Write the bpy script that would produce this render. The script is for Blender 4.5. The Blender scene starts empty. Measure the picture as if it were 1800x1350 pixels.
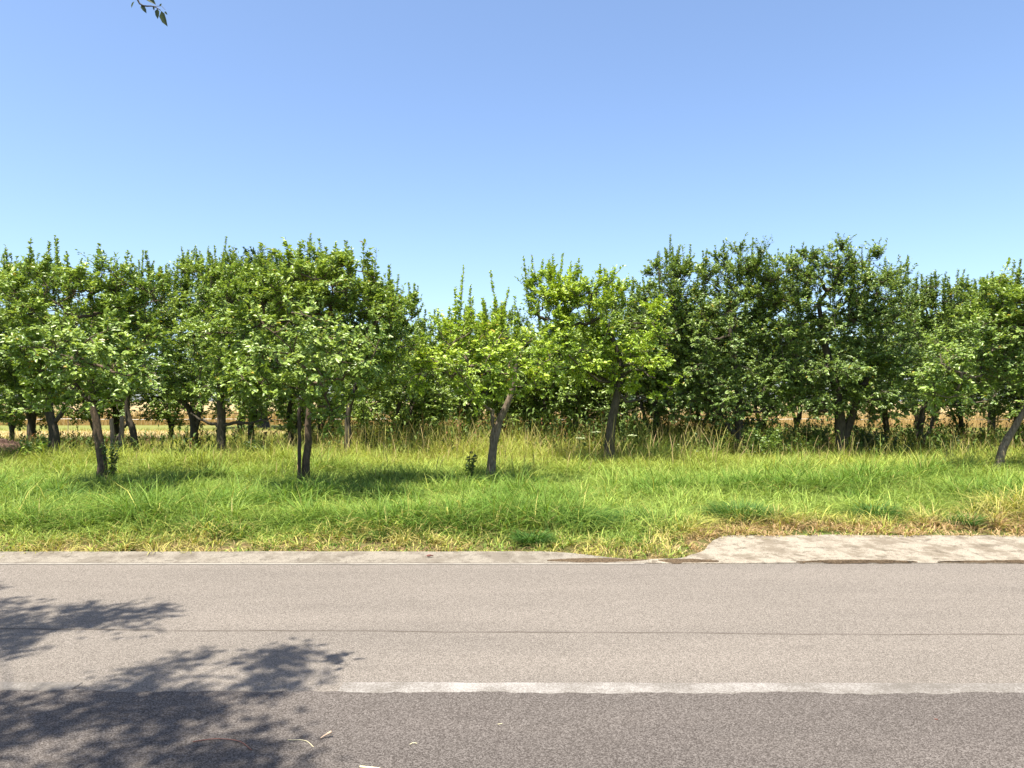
import bpy, math, random
import numpy as np

# ---------------------------------------------------------------- camera, sky, sun, exposure
S = bpy.context.scene
COL = S.collection
CAM_H, FPX, HOR, CX = 1.6, 1300.0, 705.0, 900.0
cam = bpy.data.cameras.new("camera"); camo = bpy.data.objects.new("camera", cam); COL.objects.link(camo)
cam.sensor_width = 36.0; cam.lens = 36.0*FPX/1800.0
cam.clip_start = 0.05; cam.clip_end = 6000.0
camo.location = (0, 0, CAM_H)
camo.rotation_euler = (math.radians(90)+math.atan((HOR-675.0)/FPX), 0, 0)
S.camera = camo

SUN_EL, SUN_AZ = 71.5, -142.0           # azimuth measured from straight ahead (+Y) towards the right (+X)
el, az = math.radians(SUN_EL), math.radians(SUN_AZ)
SUNV = np.array([math.sin(az)*math.cos(el), math.cos(az)*math.cos(el), math.sin(el)])
W = bpy.data.worlds.new("World"); S.world = W; W.use_nodes = True
wn = W.node_tree; wn.nodes.clear()
sky = wn.nodes.new('ShaderNodeTexSky'); sky.sky_type = 'NISHITA'; sky.sun_disc = False
sky.sun_elevation = el; sky.sun_rotation = az
sky.altitude = 0; sky.air_density = 0.85; sky.dust_density = 1.4; sky.ozone_density = 3.3
bg = wn.nodes.new('ShaderNodeBackground'); bg.inputs[1].default_value = 0.112
wo = wn.nodes.new('ShaderNodeOutputWorld')
wn.links.new(sky.outputs[0], bg.inputs[0]); wn.links.new(bg.outputs[0], wo.inputs[0])
sl = bpy.data.lights.new("sun", 'SUN'); sl.energy = 4.9; sl.angle = math.radians(0.5); sl.color = (1.0, 0.93, 0.84)
slo = bpy.data.objects.new("sun", sl); COL.objects.link(slo)
from mathutils import Vector, Matrix
slo.rotation_euler = Vector(SUNV.tolist()).to_track_quat('Z', 'Y').to_euler()
S.view_settings.view_transform = 'Standard'; S.view_settings.look = 'None'
S.view_settings.exposure = 1.35; S.view_settings.gamma = 1.0
S.cycles.max_bounces = 6; S.cycles.transparent_max_bounces = 4

# ---------------------------------------------------------------- helpers
def X(px, d): return (px-CX)/FPX*d
def Z(py, d): return CAM_H+(HOR-py)/FPX*d
def sstep(t): t = np.clip(t, 0, 1); return t*t*(3-2*t)

def vnoise(x, y, seed=0):
    x = np.asarray(x, float); y = np.asarray(y, float)
    xi = np.floor(x).astype(np.int64); yi = np.floor(y).astype(np.int64)
    fx = sstep(x-xi); fy = sstep(y-yi)
    def h(a, b):
        n = (a*374761393+b*668265263+seed*974634777) & 0x7fffffff
        n = ((n ^ (n >> 13))*1274126177) & 0x7fffffff
        return ((n ^ (n >> 16)) & 0xffff)/65535.0
    return (h(xi, yi)*(1-fx)+h(xi+1, yi)*fx)*(1-fy)+(h(xi, yi+1)*(1-fx)+h(xi+1, yi+1)*fx)*fy
def fnoise(x, y, seed=0):
    return 0.55*vnoise(x, y, seed)+0.3*vnoise(x*2.1+9, y*2.1+3, seed+1)+0.15*vnoise(x*4.3, y*4.3, seed+2)

def make_mesh(name, V, groups, mats, col=None, smooth=False):
    """groups: list of (faces array [n,k], material index)"""
    me = bpy.data.meshes.new(name)
    V = np.ascontiguousarray(V, np.float32)
    me.vertices.add(len(V)); me.vertices.foreach_set('co', V.ravel())
    fl = [np.asarray(f, np.int32) for f, m in groups if len(f)]
    mi = np.concatenate([np.full(len(f), m, np.int32) for f, m in groups if len(f)])
    loops = np.concatenate([f.ravel() for f in fl])
    starts = []; s = 0
    for f in fl:
        n, k = f.shape; starts.append(s+np.arange(n, dtype=np.int32)*k); s += n*k
    starts = np.concatenate(starts)
    me.loops.add(len(loops)); me.loops.foreach_set('vertex_index', loops)
    me.polygons.add(len(starts)); me.polygons.foreach_set('loop_start', starts)
    me.polygons.foreach_set('material_index', mi)
    me.polygons.foreach_set('use_smooth', np.full(len(starts), bool(smooth or col is not None)))
    for m in mats: me.materials.append(m)
    if col is not None:
        a = me.color_attributes.new('col', 'FLOAT_COLOR', 'POINT')
        c = np.ones((len(V), 4), np.float32); c[:, :3] = col
        a.data.foreach_set('color', c.ravel())
    me.update(calc_edges=True)
    return me

def link(name, me, parent=None, loc=None):
    o = bpy.data.objects.new(name, me); COL.objects.link(o)
    if parent: o.parent = parent
    if loc is not None: o.location = loc
    return o
def thing(name, label, cat, loc=(0, 0, 0), group=None):
    o = bpy.data.objects.new(name, None); COL.objects.link(o); o.location = loc
    o.empty_display_size = 0.2
    return tag(o, label, cat, group)
def tag(o, label, cat, group=None):
    o['label'] = label; o['category'] = cat
    if group: o['group'] = group
    return o
def structure(o, label=None):
    o['kind'] = 'structure'
    if label: o['label'] = label
    return o
def stuff(o, label, cat):
    o['kind'] = 'stuff'; o['label'] = label; o['category'] = cat
    return o

class Geo:
    """collects verts + faces"""
    def __init__(s): s.V = []; s.F = {}; s.n = 0; s.C = []
    def add(s, V, F, mi=0, col=None):
        V = np.asarray(V, float)
        s.V.append(V); s.F.setdefault((np.asarray(F).shape[1], mi), []).append(np.asarray(F)+s.n); s.n += len(V)
        s.C.append(np.zeros((len(V), 3)) if col is None else np.broadcast_to(col, (len(V), 3)))
    def mesh(s, name, mats, col=False, smooth=False):
        groups = [(np.concatenate(f), k[1]) for k, f in s.F.items()]
        return make_mesh(name, np.concatenate(s.V), groups, mats, np.concatenate(s.C) if col else None, smooth)

def tube(g, P, R, sides=6, mi=0, rng=None, lump=0.0, cap=True):
    P = np.asarray(P, float); n = len(P); R = np.broadcast_to(np.asarray(R, float), (n,))
    T = np.gradient(P, axis=0); T /= np.linalg.norm(T, axis=1, keepdims=True)+1e-9
    ref = np.array([1.0, 0, 0]) if abs(T[:, 0]).mean() < 0.7 else np.array([0, 1.0, 0])
    A = np.cross(T, ref); A /= np.linalg.norm(A, axis=1, keepdims=True)+1e-9
    B = np.cross(T, A)
    a = np.arange(sides)*2*math.pi/sides
    rr = R[:, None]*np.ones((1, sides))
    if lump and rng is not None:
        k = rng.normal(0, 1, (n, sides)); k = (k+np.roll(k, 1, 0)+np.roll(k, 1, 1))/1.7
        rr = rr*(1+lump*k)
    V = P[:, None]+rr[..., None]*(np.cos(a)[None, :, None]*A[:, None]+np.sin(a)[None, :, None]*B[:, None])
    V = V.reshape(-1, 3)
    i = np.arange(n-1)[:, None]*sides; j = np.arange(sides)[None]; j2 = (j+1) % sides
    F = np.stack([i+j, i+j2, i+sides+j2, i+sides+j], -1).reshape(-1, 4)
    g.add(V, F, mi)
    if cap:
        c = (n-1)*sides
        g.add(np.vstack([V[c:], P[-1:]+T[-1:]*R[-1]*0.3]), np.array([[q, (q+1) % sides, sides] for q in range(sides)]), mi)

def smooth_path(pts, n):
    pts = np.asarray(pts, float)
    if len(pts) == 2: return pts[0]+(pts[1]-pts[0])*np.linspace(0, 1, n)[:, None]
    P = np.vstack([2*pts[0]-pts[1], pts, 2*pts[-1]-pts[-2]])
    m = len(pts)-1; t = np.linspace(0, m-1e-6, n); k = t.astype(int); u = (t-k)[:, None]
    a, b, c, d = P[k], P[k+1], P[k+2], P[k+3]
    return 0.5*((2*b)+(-a+c)*u+(2*a-5*b+4*c-d)*u*u+(-a+3*b-3*c+d)*u**3)

# ---------------------------------------------------------------- materials
def mat(name):
    m = bpy.data.materials.new(name); m.use_nodes = True
    nt = m.node_tree; nt.nodes.clear()
    return m, nt
def nn(nt, t, **kw):
    n = nt.nodes.new(t)
    for k, v in kw.items():
        if k.startswith('i_'): n.inputs[k[2:].replace('_', ' ')].default_value = v
        else: setattr(n, k, v)
    return n
def lk(nt, a, b): nt.links.new(a, b)
def ramp(nt, src, stops):
    r = nt.nodes.new('ShaderNodeValToRGB'); e = r.color_ramp.elements
    while len(e) < len(stops): e.new(0.5)
    for i, (p, c) in enumerate(stops):
        e[i].position = p; e[i].color = (*c, 1) if len(c) == 3 else c
    lk(nt, src, r.inputs[0]); return r.outputs[0]
def mixc(nt, f, a, b, mode='MIX'):
    m = nt.nodes.new('ShaderNodeMix'); m.data_type = 'RGBA'; m.blend_type = mode
    for s, v in ((m.inputs[0], f), (m.inputs[6], a), (m.inputs[7], b)):
        if isinstance(v, (int, float)): s.default_value = v
        elif isinstance(v, tuple): s.default_value = (*v, 1)
        else: lk(nt, v, s)
    return m.outputs[2]
def fin(m, nt, color, rough=0.9, bump=None, bstr=0.3, bdist=0.01, spec=0.3):
    p = nt.nodes.new('ShaderNodeBsdfPrincipled'); o = nt.nodes.new('ShaderNodeOutputMaterial')
    if isinstance(color, tuple): p.inputs['Base Color'].default_value = (*color, 1)
    else: lk(nt, color, p.inputs['Base Color'])
    p.inputs['Roughness'].default_value = rough; p.inputs['Specular IOR Level'].default_value = spec
    if bump is not None:
        b = nn(nt, 'ShaderNodeBump'); b.inputs['Strength'].default_value = bstr; b.inputs['Distance'].default_value = bdist
        lk(nt, bump, b.inputs['Height']); lk(nt, b.outputs[0], p.inputs['Normal'])
    lk(nt, p.outputs[0], o.inputs[0]); return m
def noise(nt, scale, detail=3, rough=0.5, vec=None):
    n = nn(nt, 'ShaderNodeTexNoise'); n.inputs['Scale'].default_value = scale
    n.inputs['Detail'].default_value = detail; n.inputs['Roughness'].default_value = rough
    if vec is not None: lk(nt, vec, n.inputs['Vector'])
    return n.outputs[0]
def math_(nt, op, a, b=None, clamp=False):
    m = nn(nt, 'ShaderNodeMath', operation=op); m.use_clamp = clamp
    for s, v in ((m.inputs[0], a), (m.inputs[1], b)):
        if v is None: continue
        if isinstance(v, (int, float)): s.default_value = v
        else: lk(nt, v, s)
    return m.outputs[0]
def objco(nt):
    t = nn(nt, 'ShaderNodeTexCoord'); return t.outputs['Object']

def leaf_material(name, trans=0.35, rough=0.42, spec=0.45, boost=1.25):
    m, nt = mat(name)
    a = nn(nt, 'ShaderNodeAttribute', attribute_name='col')
    p = nn(nt, 'ShaderNodeBsdfPrincipled'); lk(nt, a.outputs['Color'], p.inputs['Base Color'])
    p.inputs['Roughness'].default_value = rough; p.inputs['Specular IOR Level'].default_value = spec
    t = nn(nt, 'ShaderNodeBsdfTranslucent')
    c = mixc(nt, 1.0, a.outputs['Color'], (boost*1.15, boost*1.1, boost*0.55), 'MULTIPLY'); lk(nt, c, t.inputs[0])
    mx = nn(nt, 'ShaderNodeMixShader'); mx.inputs[0].default_value = trans
    lk(nt, p.outputs[0], mx.inputs[1]); lk(nt, t.outputs[0], mx.inputs[2])
    o = nn(nt, 'ShaderNodeOutputMaterial'); lk(nt, mx.outputs[0], o.inputs[0])
    return m
M_leaf = leaf_material('leaf', trans=0.24, rough=0.40, spec=0.5, boost=1.15)
M_grass = leaf_material('grass_blade', trans=0.22, rough=0.6, spec=0.15)
M_straw = leaf_material('straw', trans=0.2, rough=0.7, spec=0.2, boost=1.1)

def bark_material(name, dark, light, sc=1.0):
    m, nt = mat(name); co = objco(nt)
    mp = nn(nt, 'ShaderNodeMapping'); mp.inputs['Scale'].default_value = (sc, sc, sc*0.3); lk(nt, co, mp.inputs[0])
    n1 = noise(nt, 28, 5, 0.65, mp.outputs[0]); n2 = noise(nt, 7, 3, 0.6, co)
    c = ramp(nt, n1, [(0.35, dark), (0.7, light)])
    c = mixc(nt, math_(nt, 'MULTIPLY', n2, 0.45), c, (0.10, 0.105, 0.06))
    return fin(m, nt, c, 0.92, n1, 0.9, 0.015, 0.15)
M_bark = bark_material('bark_dark', (0.035, 0.026, 0.02), (0.11, 0.085, 0.065))
M_bark_pale = bark_material('bark_pale', (0.09, 0.06, 0.042), (0.30, 0.23, 0.17))
M_bark_mid = bark_material('bark_reddish', (0.045, 0.028, 0.02), (0.19, 0.125, 0.09))

def asphalt(name, lo, mid, hi, crack=False, patchy=0.25):
    m, nt = mat(name); co = objco(nt)
    g1 = noise(nt, 250, 2, 0.7, co); g2 = noise(nt, 500, 1, 0.5, co)
    v = nn(nt, 'ShaderNodeTexVoronoi'); v.inputs['Scale'].default_value = 190; lk(nt, co, v.inputs['Vector'])
    sep = nn(nt, 'ShaderNodeSeparateColor'); lk(nt, v.outputs['Color'], sep.inputs[0])
    gr = math_(nt, 'ADD', math_(nt, 'MULTIPLY', g1, 0.45), math_(nt, 'ADD', math_(nt, 'MULTIPLY', g2, 0.25), math_(nt, 'MULTIPLY', sep.outputs[0], 0.30)))
    c = ramp(nt, gr, [(0.34, lo), (0.5, mid), (0.68, hi)])
    mp = nn(nt, 'ShaderNodeMapping'); mp.inputs['Scale'].default_value = (0.25, 1.3, 1); lk(nt, co, mp.inputs[0])
    b = noise(nt, 1.3, 4, 0.6, mp.outputs[0])
    c = mixc(nt, 1.0, c, ramp(nt, b, [(0.25, (1-patchy,)*3), (0.75, (1+patchy*0.4, 1+patchy*0.36, 1+patchy*0.3))]), 'MULTIPLY')
    # small dark oil/tar spots
    mp2 = nn(nt, 'ShaderNodeMapping'); mp2.inputs['Scale'].default_value = (0.8, 2.2, 1); lk(nt, co, mp2.inputs[0])
    sp = noise(nt, 1.9, 3, 0.55, mp2.outputs[0])
    spm = ramp(nt, sp, [(0.64, (0, 0, 0)), (0.76, (1, 1, 1))])
    c = mixc(nt, math_(nt, 'MULTIPLY', spm, 0.35), c, tuple(x*0.55 for x in mid))
    if crack:
        s = nn(nt, 'ShaderNodeSeparateXYZ'); lk(nt, co, s.inputs[0])
        w = noise(nt, 0.7, 4, 0.6, co); w2 = noise(nt, 3.0, 3, 0.6, co)
        yy = math_(nt, 'ADD', s.outputs[1], math_(nt, 'MULTIPLY', s.outputs[0], 0.020))
        yy = math_(nt, 'ADD', yy, math_(nt, 'MULTIPLY', math_(nt, 'SUBTRACT', w, 0.5), 0.10))
        dd = math_(nt, 'ABSOLUTE', math_(nt, 'SUBTRACT', yy, 5.165))
        k = math_(nt, 'SUBTRACT', 1.0, math_(nt, 'DIVIDE', dd, 0.024), True)
        k = math_(nt, 'MULTIPLY', k, ramp(nt, w2, [(0.3, (0.35,)*3), (0.6, (0.9,)*3)]))
        c = mixc(nt, k, c, (0.065, 0.055, 0.045))
    d_ = nn(nt, 'ShaderNodeBsdfDiffuse'); lk(nt, c, d_.inputs[0]); o_ = nn(nt, 'ShaderNodeOutputMaterial'); lk(nt, d_.outputs[0], o_.inputs[0])
    return m
M_road_far = asphalt('asphalt_bleached', (0.085, 0.075, 0.063), (0.150, 0.133, 0.112), (0.255, 0.230, 0.198), crack=True, patchy=0.14)
M_road_near = asphalt('asphalt_grey', (0.046, 0.040, 0.035), (0.084, 0.074, 0.065), (0.18, 0.162, 0.145), patchy=0.16)

def paint_mat():
    m, nt = mat('worn_road_paint'); co = objco(nt)
    g = noise(nt, 95, 5, 0.9, co); b = noise(nt, 2.2, 6, 0.7, co)
    sx = nn(nt, 'ShaderNodeSeparateXYZ'); lk(nt, co, sx.inputs[0])
    wear = math_(nt, 'MULTIPLY', math_(nt, 'ADD', sx.outputs[0], 0.3), 0.014, True)
    wear = math_(nt, 'ADD', wear, math_(nt, 'MULTIPLY', math_(nt, 'LESS_THAN', sx.outputs[0], -2.0), 0.09))
    f = math_(nt, 'SUBTRACT', math_(nt, 'ADD', math_(nt, 'MULTIPLY', g, 0.65), math_(nt, 'MULTIPLY', b, 0.42)), wear)
    c = ramp(nt, f, [(0.46, (0.11, 0.098, 0.08)), (0.52, (0.175, 0.158, 0.135)), (0.60, (0.275, 0.262, 0.235))])
    return fin(m, nt, c, 0.85, g, 0.12, 0.003)
M_paint = paint_mat()

def concrete_mat(name, base, dirt, streak):
    m, nt = mat(name); co = objco(nt)
    g = noise(nt, 90, 3, 0.8, co)
    mp = nn(nt, 'ShaderNodeMapping'); mp.inputs['Scale'].default_value = (1.0, 0.8, 1); lk(nt, co, mp.inputs[0])
    b = noise(nt, 2.6, 9, 0.75, mp.outputs[0]); b2 = noise(nt, 9, 7, 0.8, mp.outputs[0])
    c = ramp(nt, g, [(0.36, tuple(x*0.5 for x in base)), (0.47, base), (0.62, tuple(x*1.3 for x in base))])
    c = mixc(nt, ramp(nt, b, [(0.47, (0,)*3), (0.58, (streak,)*3)]), c, dirt)
    c = mixc(nt, ramp(nt, b2, [(0.53, (0,)*3), (0.62, (streak,)*3)]), c, tuple(x*0.6 for x in dirt))
    return fin(m, nt, c, 0.95, b2, 0.2, 0.008, 0.15)
M_kerb = concrete_mat('kerb_concrete', (0.20, 0.178, 0.140), (0.115, 0.097, 0.073), 0.65)
M_apron = concrete_mat('driveway_concrete', (0.25, 0.22, 0.168), (0.125, 0.101, 0.07), 0.75)

def ground_mat():
    m, nt = mat('ground_soil'); co = objco(nt)
    s = nn(nt, 'ShaderNodeSeparateXYZ'); lk(nt, co, s.inputs[0])
    n1 = noise(nt, 6, 5, 0.65, co); n2 = noise(nt, 0.35, 3, 0.5, co); n3 = noise(nt, 45, 3, 0.7, co)
    meadow = ramp(nt, n1, [(0.3, (0.035, 0.05, 0.012)), (0.65, (0.085, 0.105, 0.025))])
    straw = mixc(nt, ramp(nt, n1, [(0.42, (0,)*3), (0.6, (0.8,)*3)]), ramp(nt, n3, [(0.3, (0.10, 0.07, 0.03)), (0.7, (0.25, 0.18, 0.09))]), meadow)
    y = math_(nt, 'ADD', s.outputs[1], math_(nt, 'MULTIPLY', n2, 1.2))
    def band(a, w):   # 0 -> 1 across y=a
        return math_(nt, 'DIVIDE', math_(nt, 'SUBTRACT', y, a), w, True)
    vg = math_(nt, 'SUBTRACT', 1.0, math_(nt, 'DIVIDE', math_(nt, 'SUBTRACT', y, 8.7), 0.9, True))
    c = mixc(nt, vg, meadow, straw)
    stub = ramp(nt, n3, [(0.3, (0.34, 0.25, 0.12)), (0.7, (0.52, 0.41, 0.22))])
    c = mixc(nt, band(27.5, 1.5), c, stub)
    strip = ramp(nt, n1, [(0.3, (0.12, 0.14, 0.035)), (0.65, (0.2, 0.2, 0.06))])
    c = mixc(nt, band(38, 1.5), c, strip)
    gold = ramp(nt, n1, [(0.3, (0.40, 0.28, 0.13)), (0.7, (0.50, 0.36, 0.17))])
    c = mixc(nt, band(52, 1.5), c, gold)
    return fin(m, nt, c, 0.95, n3, 0.6, 0.02, 0.1)
M_ground = ground_mat()

# ---------------------------------------------------------------- ground, road, kerb
def edge_y(x):
    x = np.asarray(x, float)
    e = 7.74-0.42*sstep((x-0.2)/1.4)
    ap = 8.47-0.018*(x-1.8)+0.16*(fnoise(x*1.3, x*0+4.1, 5)-0.5)
    return np.where(x < 1.45, e, e+(ap-e)*sstep((x-1.45)/1.1))
def gz(x, y):
    t = sstep((np.asarray(y, float)-edge_y(x)+0.05)/0.35)
    return -0.05+0.085*t+t*0.10*(fnoise(np.asarray(x)*0.5, np.asarray(y)*0.5, 11)-0.4)*sstep((np.asarray(y)-8.5)/2)
xs = np.concatenate([-np.geomspace(3200, 16, 16), np.arange(-15.5, 15.6, 0.25), np.geomspace(16, 3200, 16)])
ys = np.concatenate([[-400, -100, -30, -8, 0, 4], np.arange(6.5, 26, 0.25), np.geomspace(26.5, 3600, 26)])
GX, GY = np.meshgrid(xs, ys)
GZ = gz(GX, GY)
V = np.stack([GX, GY, GZ], -1).reshape(-1, 3)
nx, ny = len(xs), len(ys)
I = (np.arange(ny-1)[:, None]*nx+np.arange(nx-1)[None]).ravel()
F = np.stack([I, I+1, I+nx+1, I+nx], -1)
structure(link('ground', make_mesh('ground', V, [(F, 0)], [M_ground], smooth=True)))

def strip(name, xs, y0, y1, z0, z1, m, thick=0.05, rows=3):
    """slab between curves y0(x), y1(x); top heights z0 (near) z1 (far); closed sides"""
    xs = np.asarray(xs, float); n = len(xs)
    L = []
    L.append(np.stack([xs, y0, z0-thick+0*xs], -1))
    for k in range(rows+1):
        t = k/rows; L.append(np.stack([xs, y0+(y1-y0)*t, z0+(z1-z0)*t+0*xs], -1))
    L.append(np.stack([xs, y1, z1-thick+0*xs], -1))
    V = np.concatenate(L); k = len(L)
    I = (np.arange(k-1)[:, None]*n+np.arange(n-1)[None]).ravel()
    F = np.stack([I, I+1, I+n+1, I+n], -1)
    return make_mesh(name, V, [(F, 0)], [m])
rx = np.linspace(-60, 60, 3601)
rag = 0.02*(fnoise(rx*0.9, rx*0, 3)-0.5)+0.055*(fnoise(rx*5.2, rx*0+7, 8)-0.5)+0.02*(vnoise(rx*19, rx*0+7, 18)-0.5)
structure(link('road', strip('road', rx, rx*0-3.2, rx*0+7.40, rx*0-0.001, rx*0-0.001, M_road_far, 0.04)))
ly0 = 4.085-0.003*rx+rag; 
structure(link('road_resurfaced_lane', strip('road_resurfaced_lane', rx, rx*0-3.3, ly0, rx*0+0.008, rx*0+0.008, M_road_near, 0.03)), 'darker grey asphalt lane nearest the camera')
def marking(x0, x1, name):
    mx = np.arange(x0, x1, 0.04)
    e = 0.012*(vnoise(mx*9, mx*0, 4)-0.5)
    V = np.concatenate([np.stack([mx, 4.03-0.003*mx+0*mx, 0.003+0*mx], -1), np.stack([mx, 4.235-0.003*mx+e, 0.003+0*mx], -1)])
    n = len(mx); I = np.arange(n-1)
    return structure(link(name, make_mesh(name, V, [(np.stack([I, I+1, I+n+1, I+n], -1), 0)], [M_paint])))
marking(X(603, 4.2), 9.0, 'road_marking'); marking(-7.6, X(150, 4.2), 'road_marking')

kx = np.linspace(-60, 1.5, 700)
kb = 7.755-0.36*sstep((kx-0.25)/1.2)+0.012*(vnoise(kx*7, kx*0, 2)-0.5)
kf = 7.335-0.002*kx+0.006*(vnoise(kx*5, kx*0, 6)-0.5)
kz = 0.022-0.012*sstep((kx-0.2)/1.2)+0.004*(vnoise(kx*3, kx*0, 9)-0.5)
structure(link('kerb', strip('kerb', kx, kf, kb, 0.006, kz+0.010, M_kerb, 0.05)), 'low concrete kerb strip between asphalt and grass')
ax = np.linspace(1.35, 60, 900)
af = 7.32+0.02*(fnoise(ax*2, ax*0, 12)-0.5)
ab = edge_y(ax)+0.25
asx = sstep((ax-1.35)/1.2+0.25*(fnoise(ax*5, ax*0, 14)-.5))
ab = af+0.05+(ab-af-0.05)*asx
structure(link('concrete_apron', strip('concrete_apron', ax, af, ab, ax*0+0.008+0.006*(vnoise(ax*3, ax*0, 1)-.5), ax*0+0.035, M_apron, 0.06, rows=6)), 'rough stained concrete driveway apron at the road edge')

ex_ = np.linspace(-60, 1.3, 800); e0 = 7.275-0.002*ex_+0.008*(vnoise(ex_*6, ex_*0, 33)-.5)
def edge_strip_mat():
    m, nt = mat('pale_edge_strip'); g = noise(nt, 150, 3, .7, objco(nt)); g2 = noise(nt, 3.5, 5, .7, objco(nt)); f = math_(nt, 'ADD', math_(nt, 'MULTIPLY', g, .5), math_(nt, 'MULTIPLY', g2, .5)); return fin(m, nt, ramp(nt, f, [(.42, (.15, .13, .107)), (.52, (.25, .23, .19))]), .9)
Ve = np.concatenate([np.stack([ex_, e0, ex_*0+.003], -1), np.stack([ex_, e0+.075, ex_*0+.003], -1)]); Ie = np.arange(799)  # narrow strip at the kerb foot, paler than the asphalt
structure(link('kerb_edge', make_mesh('kerb_edge', Ve, [(np.stack([Ie, Ie+1, Ie+801, Ie+800], -1), 0)], [edge_strip_mat()])), 'thin pale line along the foot of the kerb')

# earth that has washed onto the kerb foot
def dirt_mat():
    m, nt = mat('washed_soil'); co = objco(nt); n = noise(nt, 60, 4, 0.7, co)
    return fin(m, nt, ramp(nt, n, [(0.3, (0.045, 0.032, 0.02)), (0.7, (0.16, 0.115, 0.07))]), 0.95, n, 0.9, 0.02, 0.1)
M_dirt = dirt_mat()
def dirt_patch(x0, x1, yc, hw, seed):
    n = 120; xx = np.linspace(x0, x1, n); t = (xx-x0)/(x1-x0)
    wd = hw*np.sin(math.pi*t)**0.6*(0.45+1.1*fnoise(xx*5, xx*0, seed))
    L = []
    for k, s in enumerate((-1, -0.5, 0, 0.5, 1)):
        L.append(np.stack([xx, yc+wd*s+0.01*(vnoise(xx*14, xx*0+k, seed)-.5), 0.012+0.022*(1-s*s)*np.sin(math.pi*t)**0.5+0.006*vnoise(xx*25, xx*0+k, seed+3)-0.012*(abs(s) == 1)], -1))
    V = np.concatenate(L); I = (np.arange(4)[:, None]*n+np.arange(n-1)[None]).ravel()
    return make_mesh('soil', V, [(np.stack([I, I+1, I+n+1, I+n], -1), 0)], [M_dirt], smooth=True)
for i, (a, b, yc, hw) in enumerate([(0.35, 1.35, 7.40, 0.05), (1.35, 2.05, 7.37, 0.05), (2.8, 4.0, 7.33, 0.018), (4.2, 7.8, 7.335, 0.026)]):
    structure(link('soil_deposit', dirt_patch(a, b, yc, hw, 20+i)))

# ---------------------------------------------------------------- ribbons: grass, straw, crop
def ribbons(name, bx, by, bz, h, az_, lean, w, col, prof, m, curl=None, tipcol=None):
    """blades: stations along height with width profile"""
    n = len(bx); k = len(prof); t = np.linspace(0, 1, k)
    dx, dy = np.cos(az_), np.sin(az_)
    fa = az_+math.pi/2+np.random.default_rng(5).normal(0, 0.6, n)
    V = np.zeros((n, 2*k, 3), np.float32)
    for i in range(k):
        out = lean*h*t[i]**1.8
        up = h*(t[i]-0.42*np.minimum(lean, 1.3)*t[i]**2.6)
        cx = bx+dx*out; cy = by+dy*out; cz = bz+up
        ww = w*prof[i]*0.5
        V[:, 2*i] = np.stack([cx-np.cos(fa)*ww, cy-np.sin(fa)*ww, cz], -1)
        V[:, 2*i+1] = np.stack([cx+np.cos(fa)*ww, cy+np.sin(fa)*ww, cz], -1)
    base = (np.arange(n)*2*k)[:, None]
    fs = []
    for i in range(k-1):
        fs.append(base+np.array([[2*i, 2*i+1, 2*i+3, 2*i+2]]))
    C = np.repeat(col[:, None, :], 2*k, 1)
    if tipcol is not None:
        tt = np.repeat(t, 2)[None, :, None]**2
        C = C*(1-tt*tipcol[1][:, None, None])+np.array(tipcol[0])[None, None]*tt*tipcol[1][:, None, None]
    return V.reshape(-1, 3), np.concatenate(fs), C.reshape(-1, 3)

def tufts(rng, area_fn, n, per, spread):
    cx, cy = area_fn(n)
    bx = np.repeat(cx, per); by = np.repeat(cy, per)
    a = rng.uniform(0, 2*math.pi, n*per); r = spread*np.sqrt(rng.uniform(0, 1, n*per))
    return bx+np.cos(a)*r, by+np.sin(a)*r, a, np.repeat(np.arange(n), per)

def wedge(rng, y0, y1, k=0.76, m=2.0):
    def f(n):
        out_x = []; out_y = []; c = 0
        W1 = k*y1+m
        while c < n:
            y = rng.uniform(y0, y1, n*2); x = rng.uniform(-W1, W1, n*2)
            ok = np.abs(x) < k*y+m
            out_x.append(x[ok]); out_y.append(y[ok]); c += ok.sum()
        return np.concatenate(out_x)[:n], np.concatenate(out_y)[:n]
    return f

def lerp3(a, b, t): return np.asarray(a)[None]*(1-t[:, None])+np.asarray(b)[None]*t[:, None]

G_GREEN = (0.135, 0.235, 0.040); G_LIME = (0.265, 0.345, 0.070); G_DEEP = (0.115, 0.205, 0.030); G_YEL = (0.33, 0.345, 0.065); STRAW = (0.50, 0.37, 0.18)

# short lush meadow
rng = np.random.default_rng(1)
bx, by, a, ti = tufts(rng, wedge(rng, 7.2, 17.5), 21500, 15, 0.075)
jit = rng.uniform(0, 1, len(bx)); tj = rng.uniform(0, 1, 21500)[ti]
n1 = fnoise(bx*0.55, by*0.9, 31); n2 = fnoise(bx*1.7, by*2.2, 41); n3 = fnoise(bx*0.22+5, by*0.4, 51)
dist = by-edge_y(bx)
apr = bx > 1.5
keep = (dist > -0.045+0.05*n2) & (jit < np.clip(0.85+dist*0.9, 0, 1))
verge = 1-sstep((dist-np.where(apr, 0.30, -0.5)-1.5*n1**1.5)/0.7)
h = (0.12+0.24*sstep(dist/1.3)+0.14*sstep((by-11.5)/4))*(0.4+1.05*n2)*(0.6+0.6*jit)*(0.8+0.4*tj)
h *= 1+0.55*sstep((n1-0.55)/0.15)*sstep((dist-.3)/.8)
lean = rng.uniform(0.3, 2.0, len(bx))
c = lerp3(G_GREEN, G_LIME, np.clip(0.25+1.1*(n3-0.35)+0.5*(jit-0.5), 0, 1))
c = c*(1-sstep((n1-0.56)/0.12))[:, None]+np.array(G_DEEP)[None]*sstep((n1-0.56)/0.12)[:, None]
yl = sstep((by-13)/3.5)*0.55+0.25*(tj > 0.85)
c = c*(1-yl[:, None])+np.array(G_YEL)[None]*yl[:, None]
dry = np.clip(verge*(0.35+0.9*n2)+0.0, 0, 1) > rng.uniform(0, 1, len(bx))*1.0
dry |= rng.uniform(0, 1, len(bx)) < 0.05
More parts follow.
